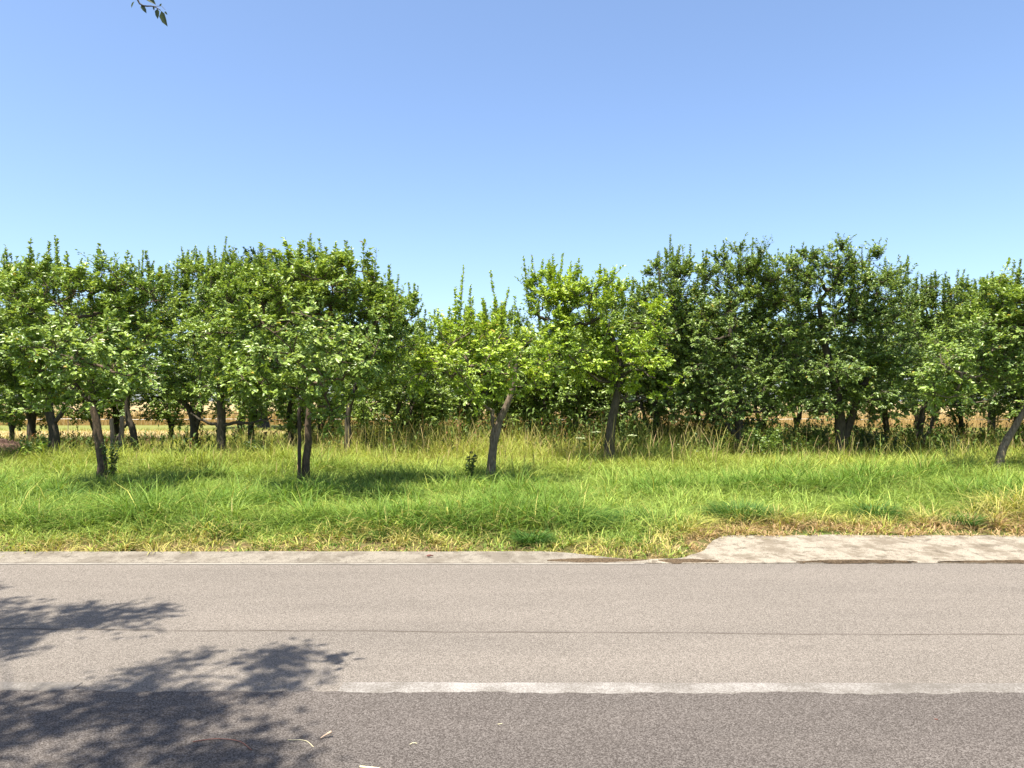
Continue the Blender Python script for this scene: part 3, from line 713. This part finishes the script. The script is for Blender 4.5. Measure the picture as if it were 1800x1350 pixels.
# rows behind: three crown forms, copied
def proto(seed, pal, label, x, y, h=4.9, w=1.7):
    rng = np.random.default_rng(seed)
    T = [([(0, 0, -0.05), (0.05, 0, 0.6), (-0.05, 0.1, 1.3), (0.1, 0, 2.2)], 0.12, 0.05), ([(0, 0, .5), (.25, .1, 1.2), (.5, .2, 1.9)], .06, .035)]
    T = [([np.array(p, float) for p in pts], a, b) for pts, a, b in T]
    E = [(np.array([0, 0, h*.60]), np.array([w*.8, w*.8, h*.24]))]
    for k in range(5):
        a = k*1.256+rng.uniform(0, .6); E.append((np.array([math.cos(a)*w*.6, math.sin(a)*w*.6, h*rng.uniform(.36, .66)]), np.array([w*.5, w*.5, h*.17])))
    E.append((np.array([0.0, 0, h*.78]), np.array([w*.5, w*.5, h*.12]))); E.append((np.array([0, 0, h*.31]), np.array([w*1.0, w*1.0, h*.085])))
    Sh = [((rng.uniform(-w, w)*.7, rng.uniform(-w, w)*.7, h*rng.uniform(.93, 1.06)), rng.uniform(.5, .9)) for _ in range(9)]
    tm, cm, n = build_tree_mesh(rng, T, E, Sh, pal=pal, rho=3.8, twigs=8, lpt=14, leafL=0.078, r0=0.09)
    t = thing('apple_tree', label, 'tree', (x, y, float(gz(x, y))-.03), 'apple trees of the orchard')
    link('trunk', tm, t); link('crown', cm, t)
    return t
def dup(t, x, y, rz, s, label):
    r = t.copy(); COL.objects.link(r); r.location = (x, y, float(gz(x, y))-.03); r.rotation_euler = (0, 0, rz); r.scale = (s, s, s); r['label'] = label
    for ch in t.children:
        c = ch.copy(); COL.objects.link(c); c.parent = r
    return r
protos = [proto(201, 'mid', 'half hidden round apple tree behind the short dark trunk, left of the skyline gap', X(700, 22), 22.0, 4.4), proto(202, 'olive', 'half hidden broad apple tree straight behind the large grey green tree', X(1230, 23), 23.0, 5.0, 1.9), proto(203, 'mid', 'half hidden low apple tree behind the left half of the pale forked tree', X(820, 21), 21.0, 4.0)]
rr = random.Random(5)
spots = [(60, 25, 1.3, 2, 'behind the thick dark trunk with the side limb'), (205, 25.5, 1.35, 2, 'behind the old wooden posts'), (425, 28, 1.35, 2, 'in the farthest row left of the wooden stake'), (1610, 29, 1.3, 0, 'in the farthest row right of the thick double trunk'), (1740, 28, 1.3, 1, 'in the farthest row behind the strongly leaning trunk'),
         (560, 23, .9, 0, 'behind the slender staked tree'), (640, 26, .9, 1, 'in the last row behind the short dark trunk'), (760, 26, .9, 2, 'in the gap left of the pale forked tree'),
         (880, 22.5, .95, 1, 'straight behind the pale forked tree'), (940, 26, .9, 0, 'in the last row just right of the pale forked tree'), (1000, 24, .9, 1, 'behind the leaning trunk under the bright crown'),
         (1090, 21.5, 1.0, 1, 'right behind the bright yellow green crown'), (1150, 19.5, 1.0, 1, 'between the bright crown and the large grey green tree'), (1160, 26, 1.0, 1, 'in the last row between the bright crown and the grey green tree'),
         (1340, 22, 1.0, 1, 'behind the large grey green tree, to its right'), (1400, 26, 1.0, 0, 'in the last row left of the thick double trunk'), (1255, 27, 1, 1, 'in the last row behind the large grey green tree'),
         (1560, 23, .95, 1, 'behind the thick double trunk, to its right'), (1690, 24, .85, 1, 'behind the golden gap near the right edge'), (1790, 21, .9, 1, 'behind the strongly leaning mottled trunk'),
         (1860, 24, .9, 1, 'beyond the right edge in the back row'), (1930, 18, .9, 0, 'outside the right edge in the middle row'), (-90, 20, .95, 0, 'outside the left edge in the middle row'),
         (20, 26, .85, 2, 'in the last row behind the soil mound'), (170, 24, .85, 0, 'behind the leftmost front tree'), (300, 26, .85, 2, 'in the last row left of the forked dark trunk'),
         (510, 20, .9, 2, 'just behind the wooden stake'), (-180, 15, .95, 2, 'outside the left edge in the front row'), (2010, 15.5, .9, 2, 'outside the right edge in the front row'),
         (1060, 28, .9, 0, 'deepest behind the dark trunk under the bright crown'), (1480, 28, .9, 1, 'deepest behind the thick double trunk'), (830, 29, .85, 0, 'deepest row left of the pale forked tree'), (960, 20.5, .85, 2, 'left of the leaning trunk under the bright crown'),
         (700, 20, .85, 2, 'right of the short dark trunk behind the staked tree')]
for px, d, s, k, lb in spots:
    dup(protos[k], X(px, d), d, rr.uniform(0, 6.28), s, 'apple tree '+lb)

# ---------------------------------------------------------------- the tree that overhangs the road from the left
rng = np.random.default_rng(77)
def inpoly(x, y, poly):
    c = np.zeros(len(x), bool); n = len(poly)
    for i in range(n):
        x1, y1 = poly[i]; x2, y2 = poly[(i+1) % n]
        k = ((y1 > y) != (y2 > y)) & (x < (x2-x1)*(y-y1)/((y2-y1)+1e-9)+x1); c ^= k
    return c
polys = [[(-160, 1026), (30, 1031), (50, 1035), (5, 1046), (-160, 1056)], [(-150, 1050), (40, 1054), (110, 1058), (300, 1064), (305, 1080), (225, 1092), (265, 1108), (170, 1102), (90, 1112), (20, 1160), (-150, 1185)],  # first outline: extra leaf clusters added to cast the solid oval shade
         [(-150, 1195), (40, 1205), (120, 1185), (300, 1165), (340, 1145), (380, 1138), (470, 1128), (545, 1135), (560, 1165), (585, 1178), (545, 1205), (520, 1245), (500, 1275), (440, 1290), (545, 1320), (550, 1345), (480, 1420), (-150, 1420)]]
q = 90000
gx = rng.uniform(-6.2, -0.6, q); gy = rng.uniform(2.7, 7.0, q)
ppx = CX+gx/gy*FPX; ppy = HOR+CAM_H*FPX/gy
m = np.zeros(q, bool)
for p in polys: m |= inpoly(ppx, ppy, p)
dn = fnoise(gx*2.3+3, gy*2.3, 111); edge = fnoise(gx*6, gy*6, 117)
m &= (dn+0.55*(edge-.5) > 0.46)
gx, gy = gx[m], gy[m]
# twig clusters
sel = rng.choice(len(gx), 520, replace=False); cxx, cyy = gx[sel], gy[sel]
sxr, syr = SUNV[0]/SUNV[2], SUNV[1]/SUNV[2]
hmin = (1.6+0.545*cyy)/(1-0.545*syr)
hh = np.maximum(hmin+0.35, 6.6)+rng.uniform(0, 1.3, len(cxx))
CL = np.stack([cxx+hh*sxr, cyy+hh*syr, hh], -1)
troot = thing('walnut_tree', 'roadside tree whose leafy twig hangs into the top left corner, its shadow dappling the asphalt', 'tree', (-6.8, -0.3, -0.05))
O = np.array([-6.8, -0.3, -0.05])
gt = Geo(); gc = Geo()
P = smooth_path([(0, 0, -0.1), (0.1, 0.05, 2.0), (0.0, 0.2, 4.0), (0.3, 0.5, 6.0), (0.2, 0.8, 8.0)], 18)
tube(gt, P, np.linspace(0.26, 0.10, 18), 12, 0, rng, 0.05); nodes = list(P[9:])
far_pts = rng.normal(0, 1, (190, 3)); far_pts /= np.linalg.norm(far_pts, axis=1, keepdims=True); far_pts = far_pts*np.array([2.6, 3.2, 2.2])*rng.uniform(.5, 1, (190, 1))+np.array([-0.9, -0.2, 7.4])
W_ = far_pts+O
bad = (W_[:, 1] > 0.5) & (CX+W_[:, 0]/np.maximum(W_[:, 1], .1)*FPX > -120) & (HOR-(W_[:, 2]-1.6)*FPX/np.maximum(W_[:, 1], .1) > -60)
# keep the crown's shade off the sunlit part of the road
shx = W_[:, 0]-W_[:, 2]*sxr; shy = W_[:, 1]-W_[:, 2]*syr
bad |= (shy > 3.0) & (shy < 9) & (CX+shx/np.maximum(shy, .1)*FPX > -60)
far_pts = far_pts[~bad]
for tgt in [(1.8, 1.3, 7.2), (3.2, 1.8, 7.0), (1.6, 3.2, 7.6), (-1.5, 1.0, 8), (-1.5, -1.5, 7.5), (1.0, -1.8, 7.5), (2.4, 0.9, 7.4)]:
    N = np.array(nodes); tgt = np.array(tgt, float); s = N[np.argmin(np.linalg.norm(N-tgt, axis=1)+rng.uniform(0, .5))]
    P = smooth_path([s, (s+tgt)/2+np.array([0, 0, .25]), tgt], 12); P[1:-1] += rng.normal(0, .03, (10, 3)); tube(gt, P, np.linspace(.06, .015, 12), 6, 0, rng, .05); nodes += list(P[3:])
allc = np.vstack([CL-O, far_pts]); small = np.concatenate([np.ones(len(CL), bool), np.zeros(len(far_pts), bool)])
od = np.argsort(np.linalg.norm(allc-nodes[0], axis=1))
LP, LD, LN, LL = [], [], [], []
for i in od:
    c = allc[i]; N = np.array(nodes); s = N[np.argmin(np.linalg.norm(N-c, axis=1))]
    P = smooth_path([s, (s+c)/2+rng.normal(0, .05, 3), c], 5); tube(gc, P, np.linspace(.010, .004, 5), 4, 1, cap=False); nodes += [P[2], P[4]]
    nl = 12 if small[i] else 60; sp = 0.10 if small[i] else .45
    v = rng.normal(0, 1, (nl, 3)); v[:, 2] *= .5
    LP.append(c+v*sp*rng.uniform(.2, 1, (nl, 1))); LD.append(v+rng.normal(0, .5, (nl, 3))+np.array([0, 0, -.3])); LN.append(np.array([0, 0, 1.])+rng.normal(0, .4, (nl, 3))); LL.append(rng.uniform(.06, .10, nl))
# hanging twig that dips into the frame
d = 3.6
def tl(px, py, dy=0): return np.array([X(px, d+dy), d+dy, Z(py, d+dy)])-O
N = np.array(nodes); tip0 = tl(215, -160); s = N[np.argmin(np.linalg.norm(N-tip0, axis=1)+1.5*np.maximum(0, 5.4-N[:, 2]))]
tw = smooth_path([s, (s+tip0)/2+np.array([0, 0, .2]), tip0, tl(225, -60), tl(236, -4), tl(262, 3), tl(275, 10)], 26)
tube(gc, tw, np.linspace(.009, .0018, 26), 5, 1, cap=False)
tube(gc, [tl(262, 3), tl(276, 2), tl(283, 9)], [.0015, .0013, .001], 3, 1, cap=False)
for (p0, p1, sc) in [((269, 7), (269, 22), 1.2), ((276, 11), (283, 34), 1.0), ((240, 0), (248, 12), .8), ((228, -6), (222, 3), .8), ((273, 3), (276, -2), .5), ((282, 12), (286, 17), .6), ((262, 3), (263, 9), .5), ((240, -20), (262, -6), 1.), ((228, -50), (250, -30), 1.), ((222, -70), (200, -40), 1.)]:
    a_, b_ = tl(*p0), tl(*p1)
    LP.append(a_[None]); LD.append((b_-a_)[None]); LN.append(np.array([[rng.normal(0, .4), -1, .5]])); LL.append(np.array([np.linalg.norm(b_-a_)*1.15]))
for t in (3, 6, 9, 12):
    nl = 8; LP.append(tw[t]+rng.normal(0, .05, (nl, 3))); LD.append(rng.normal(0, 1, (nl, 3))); LN.append(np.array([0, 0, 1.])+rng.normal(0, .4, (nl, 3))); LL.append(rng.uniform(.06, .1, nl))
P, D, N, L = (np.concatenate(a) for a in (LP, LD, LN, LL))
V, F, CC = leaf_arrays(P, D, N, L, L*.45, lerp3((.025, .045, .012), (.06, .085, .02), rng.uniform(0, 1, len(P))))  # leaf colours darkened, the shade of their undersides put into the colour
gc.add(V, F, 0, CC)
link('trunk', gt.mesh('trunk', [M_bark], smooth=True), troot); link('crown', gc.mesh('crown', [M_leaf, M_bark], col=True), troot)

# ---------------------------------------------------------------- stakes, posts, wire fence
def wood_mat(name, a, b):
    m, nt = mat(name); co = objco(nt); mp = nn(nt, 'ShaderNodeMapping'); mp.inputs['Scale'].default_value = (1, 1, .12); lk(nt, co, mp.inputs[0])
    n = noise(nt, 60, 5, .7, mp.outputs[0]); return fin(m, nt, ramp(nt, n, [(.3, a), (.7, b)]), .9, n, .8, .01, .15)
M_wood = wood_mat('weathered_wood', (.10, .075, .055), (.30, .24, .18)); M_wood_dark = wood_mat('dark_wood', (.04, .03, .025), (.12, .095, .075))
def post(name, label, px, d, top, r, lean, m, seed, group=None):
    rng = np.random.default_rng(seed); g = Geo(); x = X(px, d); z = float(gz(x, d))
    h = Z(top, d)-z
    P = smooth_path([(0, 0, -.1), (lean*.4, 0, h*.5), (lean, 0, h)], 12); P[1:-1] += rng.normal(0, .004, (10, 3))
    tube(g, P, np.linspace(r*1.1, r*.9, 12), 10, 0, rng, .05)
    o = link(name, g.mesh(name, [m], smooth=True), None, (x, d, z)); tag(o, label, 'post' if 'stake' not in name else 'stake', group); return o
post('tree_stake', 'dark straight wooden stake against the slender trunk of the tallest front tree', 527, 12.9, 700, .032, 0, M_wood_dark, 1)
post('wooden_post', 'short brown broken post left of the pale post under the trees', 201, 17.6, 736, .05, -.06, M_wood, 2)
post('wooden_post', 'pale grey leaning post beside the bent dark trunk', 212, 17.9, 733, .055, .05, M_wood, 3)

ft = thing('wire_fence', 'low white wire fence on thin posts across the stubble behind the orchard', 'fence', (0, 30, 0))
m_w, nt = mat('white_tape'); fin(m_w, nt, (.8, .8, .76), .5)
g = Geo(); wx = np.linspace(-24, 24, 80); ppn = np.arange(-24, 25, 6.0)
sag = -0.03*np.sin(np.pi*((wx+24) % 6)/6)
tube(g, np.stack([wx, wx*0, .88+sag], -1), .008, 5); link('wire', g.mesh('wire', [m_w]), ft)
for xx in ppn:
    g = Geo(); tube(g, [(xx, .02, -.05), (xx, .02, .5), (xx, .02, .95)], .014, 6); link('post', g.mesh('post', [M_wood]), ft)

# ---------------------------------------------------------------- soil mound at left, shrubs, ivy, umbels
g = Geo(); n = 34; xs_ = np.linspace(-1.3, 1.3, n); X2, Y2 = np.meshgrid(xs_, xs_)
r2 = np.sqrt((X2/1.2)**2+(Y2/1.0)**2); Z2 = .62*np.clip(1-r2**2, 0, 1)**.8+.16*(fnoise(X2*4, Y2*4, 5)-.5)*(r2 < 1.05)+.05*np.random.default_rng(1).normal(0, 1, X2.shape)*(r2 < .95)-.06
I = (np.arange(n-1)[:, None]*n+np.arange(n-1)[None]).ravel()
m_s, nt = mat('heap_soil'); nz = noise(nt, 9, 5, .7, objco(nt)); fin(m_s, nt, ramp(nt, nz, [(.3, (.035, .022, .016)), (.7, (.16, .10, .075))]), .95, nz, 1, .05, .1)
o = link('soil_mound', make_mesh('soil_mound', np.stack([X2, Y2, Z2], -1).reshape(-1, 3), [(np.stack([I, I+1, I+n+1, I+n], -1), 0)], [m_s]), None, (X(-5, 19), 19.0, .02))
tag(o, 'dark brown heap of earth and dead roots at the left edge under the trees', 'mound')

def shrub(name, label, cat, px, d, h, w, nst, seed, pal, leafL=.05, group=None, spread=.5):
    rng = np.random.default_rng(seed); gs = Geo(); LP, LD, LN, LL = [], [], [], []
    x = X(px, d); z = float(gz(x, d))
    for _ in range(nst):
        a = rng.uniform(0, 6.28); l = h*rng.uniform(.55, 1.05); sp = w*rng.uniform(.2, 1)
        e = np.array([math.cos(a)*sp, math.sin(a)*sp, l]); P = smooth_path([np.array([rng.normal(0, .03), rng.normal(0, .03), -.03]), e*np.array([spread, spread, .55]), e], 8)
        tube(gs, P, np.linspace(.006, .002, 8), 4, cap=False)
        nl = int(l*70)+8; t = rng.uniform(.12, 1, nl); k = t*6.99; b = P[k.astype(int)]+(P[np.minimum(k.astype(int)+1, 7)]-P[k.astype(int)])*(k % 1)[:, None]
        q = rng.normal(0, 1, (nl, 3)); q[:, 2] = .3*q[:, 2]+.25
        LP.append(b+rng.normal(0, .01, (nl, 3))); LD.append(q); LN.append(np.array([0, 0, 1.])+rng.normal(0, .4, (nl, 3))); LL.append(leafL*rng.uniform(.6, 1.2, nl))
    P, D, N, L = (np.concatenate(a) for a in (LP, LD, LN, LL)); lo, hi = PAL[pal]
    V, F, CC = leaf_arrays(P, D, N, L, L*.5, lerp3(lo, hi, rng.uniform(0, 1, len(P)))); gl = Geo(); gl.add(V, F, 0, CC)
    t = thing(name, label, cat, (x, d, z), group)
    link('stems', gs.mesh('stems', [M_bark_mid]), t); link('foliage', gl.mesh('foliage', [M_leaf], col=True), t); return t
shrub('ivy_shrub', 'dark ivy bush hugging the foot of the leftmost front trunk', 'shrub', 197, 12.9, .85, .16, 10, 31, 'dark')
shrub('sapling_shrub', 'small dark sapling growing in the grass left of the pale forked trunk', 'shrub', 826, 13.4, .62, .2, 9, 32, 'dark', .055)
shrub('bramble_shrub', 'low dark bramble right of the dark trunk with level side limbs', 'shrub', 452, 17.0, .7, .35, 16, 33, 'dark', .06)
shrub('bramble_shrub', 'green bramble mass at the foot of the large grey green tree', 'shrub', 1330, 17.0, .95, .8, 60, 34, 'olive', .065)
shrub('bramble_shrub', 'dark bramble between the thick double trunk and its right neighbour', 'shrub', 1555, 17.6, .7, .7, 40, 35, 'dark', .065)
shrub('bramble_shrub', 'low bramble left of the thick double trunk', 'shrub', 1400, 17.6, .8, .6, 36, 36, 'olive', .065)
shrub('bramble_shrub', 'dense green undergrowth left of the large grey green tree trunk', 'shrub', 1235, 17.4, .85, .8, 55, 41, 'olive', .065)
shrub('bramble_shrub', 'tall weedy shrub between the grey green tree and the thick double trunk', 'shrub', 1425, 18.8, 1.05, .7, 50, 42, 'mid', .065)
shrub('bramble_shrub', 'dark undergrowth just right of the thick double trunk', 'shrub', 1530, 19.0, .9, .6, 44, 43, 'dark', .065)
shrub('bramble_shrub', 'dark weedy shrub in front of the golden gap near the right edge', 'shrub', 1665, 18.4, .7, .7, 40, 44, 'dark', .065)
shrub('bramble_shrub', 'small dark bramble left of the short dark trunk behind the staked tree', 'shrub', 660, 18.0, .8, .4, 22, 37, 'dark', .06)
shrub('leafy_weed', 'large pale leaved plant beside the thick dark trunk at left', 'plant', 60, 16.3, .8, .4, 12, 38, 'mid', .10)

# deep green grass clumps at the verge, each its own tuft
def tuft(label, px, d, h, w, n, seed, col):
    rng = np.random.default_rng(seed); x = X(px, d); z = float(gz(x, d))
    r = w*np.sqrt(rng.uniform(0, 1, n))*.55; a = rng.uniform(0, 6.28, n)
    c = np.array(col)[None]*(.7+.7*rng.uniform(0, 1, n))[:, None]
    V, F, C = ribbons('g', np.cos(a)*r, np.sin(a)*r*.6, r*0-.01, h*rng.uniform(.6, 1.1, n), a+rng.normal(0, .3, n), rng.uniform(.4, 1.5, n), rng.uniform(.006, .012, n), c, (1, .95, .7, .08), M_grass)
    tag(link('grass_tuft', make_mesh('grass_tuft', V, [(F, 0)], [M_grass], C), None, (x, d, z)), label, 'grass tuft', 'deep green grass tufts on the verge')
for i, (lb, px, d, h, w, n) in enumerate([
  ('deep green grass tuft arching low on the verge, leftmost of the verge tufts', 575, 8.95, .20, .22, 420),
  ('small dark grass tuft close above the kerb, second from the left', 668, 8.35, .17, .14, 260),
  ('dark green grass tuft touching the kerb below the pale forked tree', 935, 8.1, .22, .24, 460),
  ('broad bluish green grass tuft on the verge below the dark trunk', 1030, 8.9, .38, .45, 900),
  ('bluish green grass tuft left of the concrete driveway', 1110, 9.1, .34, .35, 650),
  ('broad deep green grass tuft behind the left end of the concrete driveway', 1300, 9.5, .38, .55, 1000),
  ('deep green grass tuft behind the middle of the concrete driveway', 1540, 9.6, .38, .30, 520),
  ('dark grass tuft near the driveway towards the right edge', 1695, 9.15, .26, .26, 420),
  ('pale bladed grass tuft in the shade below the leftmost front trunk', 120, 10.6, .45, .35, 420)]):
    tuft(lb, px, d, h, w, n, 300+i, (.07, .15, .03))

# white umbel flowers in the tall grass
def umbel(label, px, d, h, seed):
    rng = np.random.default_rng(seed); x = X(px, d); t = thing('umbel_flower', label, 'flower', (x, d, float(gz(x, d))), 'pale umbel flowers under the bright tree')
    g = Geo(); tube(g, [(0, 0, 0), (.01, 0, h*.5), (.02, 0, h)], [.006, .005, .004], 5)
    gf = Geo()
    for k in range(16):
        a = rng.uniform(0, 6.28); r = .09*math.sqrt(rng.uniform(0, 1)); e = np.array([.02+math.cos(a)*r, math.sin(a)*r, h+.05-r*.2]); tube(g, [(.02, 0, h), e], .0018, 3, cap=False)
        gf.add(e+np.array([(.022, 0, 0), (0, .022, .006), (-.022, 0, 0), (0, -.022, .006), (0, 0, .018)]), [[0, 1, 4], [1, 2, 4], [2, 3, 4], [3, 0, 4]])
    link('stem', g.mesh('stem', [M_green]), t); link('flower_head', gf.mesh('flower_head', [M_petal]), t)
M_green, nt = mat('green_stem'); fin(M_green, nt, (.12, .18, .04), .6)
M_petal, nt = mat('pale_petal'); fin(M_petal, nt, (.32, .36, .18), .7)
for i, (lb, px, d, h) in enumerate([('pale umbel flower left of the dark trunk under the bright crown, larger one', 1046, 15.4, .86), ('pale umbel flower low in the grass far left of the dark trunk', 1018, 15.2, .75), ('pale umbel flower right of the dark trunk under the bright crown', 1109, 15.3, .80)]):
    umbel(lb, px, d, h, 400+i)

# ---------------------------------------------------------------- litter on the asphalt
M_twig, nt = mat('twig_brown'); fin(M_twig, nt, (.16, .07, .05), .7)
M_strawp, nt = mat('straw_pale'); fin(M_strawp, nt, (.62, .56, .34), .6)
M_stickp, nt = mat('stick_pale'); fin(M_stickp, nt, (.50, .36, .24), .7)
def lit(name, label, cat, pts, r, m, flat=1.0):
    P = []
    for px, py, z in pts:
        d = (CAM_H-z)*FPX/(py-HOR); P.append((X(px, d), d, z))
    P = np.array(P); o = P.mean(0); o[2] = .008
    g = Geo(); tube(g, smooth_path(P-o, 14), r, 6)
    tag(link(name, g.mesh(name, [m], smooth=True), None, o.tolist()), label, cat)
lit('twig', 'short pale brown stick tilted on the grey asphalt', 'twig', [(567, 1291, .012), (575, 1286, .02), (586, 1280, .034)], [.003]*4+[.004]*5+[.006]*5, M_stickp)
lit('leaf_stalk', 'long thin reddish stalk curved in an arc on the shaded asphalt', 'twig', [(345, 1297, .011), (385, 1292, .014), (425, 1296, .014), (447, 1311, .011)], .0022, M_twig)
lit('leaf_stalk', 'thin straw coloured curved stalk right of the reddish one', 'twig', [(510, 1294, .010), (540, 1295, .012), (555, 1306, .010)], .0012, M_strawp)
lit('straw_piece', 'pale yellow flat piece of straw at the bottom edge', 'straw', [(636, 1340, .013), (665, 1343, .016), (695, 1347, .012)], [.005]*8+[.003]*6, M_strawp)
lit('straw_piece', 'tiny curled straw right of the pale yellow piece', 'straw', [(722, 1302, .010), (728, 1299, .014), (735, 1300, .011)], .0016, M_strawp)
lit('straw_piece', 'tiny straw crumb right of the dashed line start', 'straw', [(875, 1267, .011), (883, 1266, .012)], .0015, M_strawp)
lit('twig', 'tiny dark twig on the right part of the grey asphalt', 'twig', [(1635, 1258, .011), (1641, 1259, .012)], .0028, M_twig)
lit('dead_leaf', 'small curled brown leaf lying on the kerb', 'leaf', [(749, 976, .034), (756, 975, .04), (762, 975, .034)], [.004]*3+[.012]*6+[.006]*5, M_twig)
print('objects', len(bpy.data.objects), 'verts', sum(len(m.vertices) for m in bpy.data.meshes))
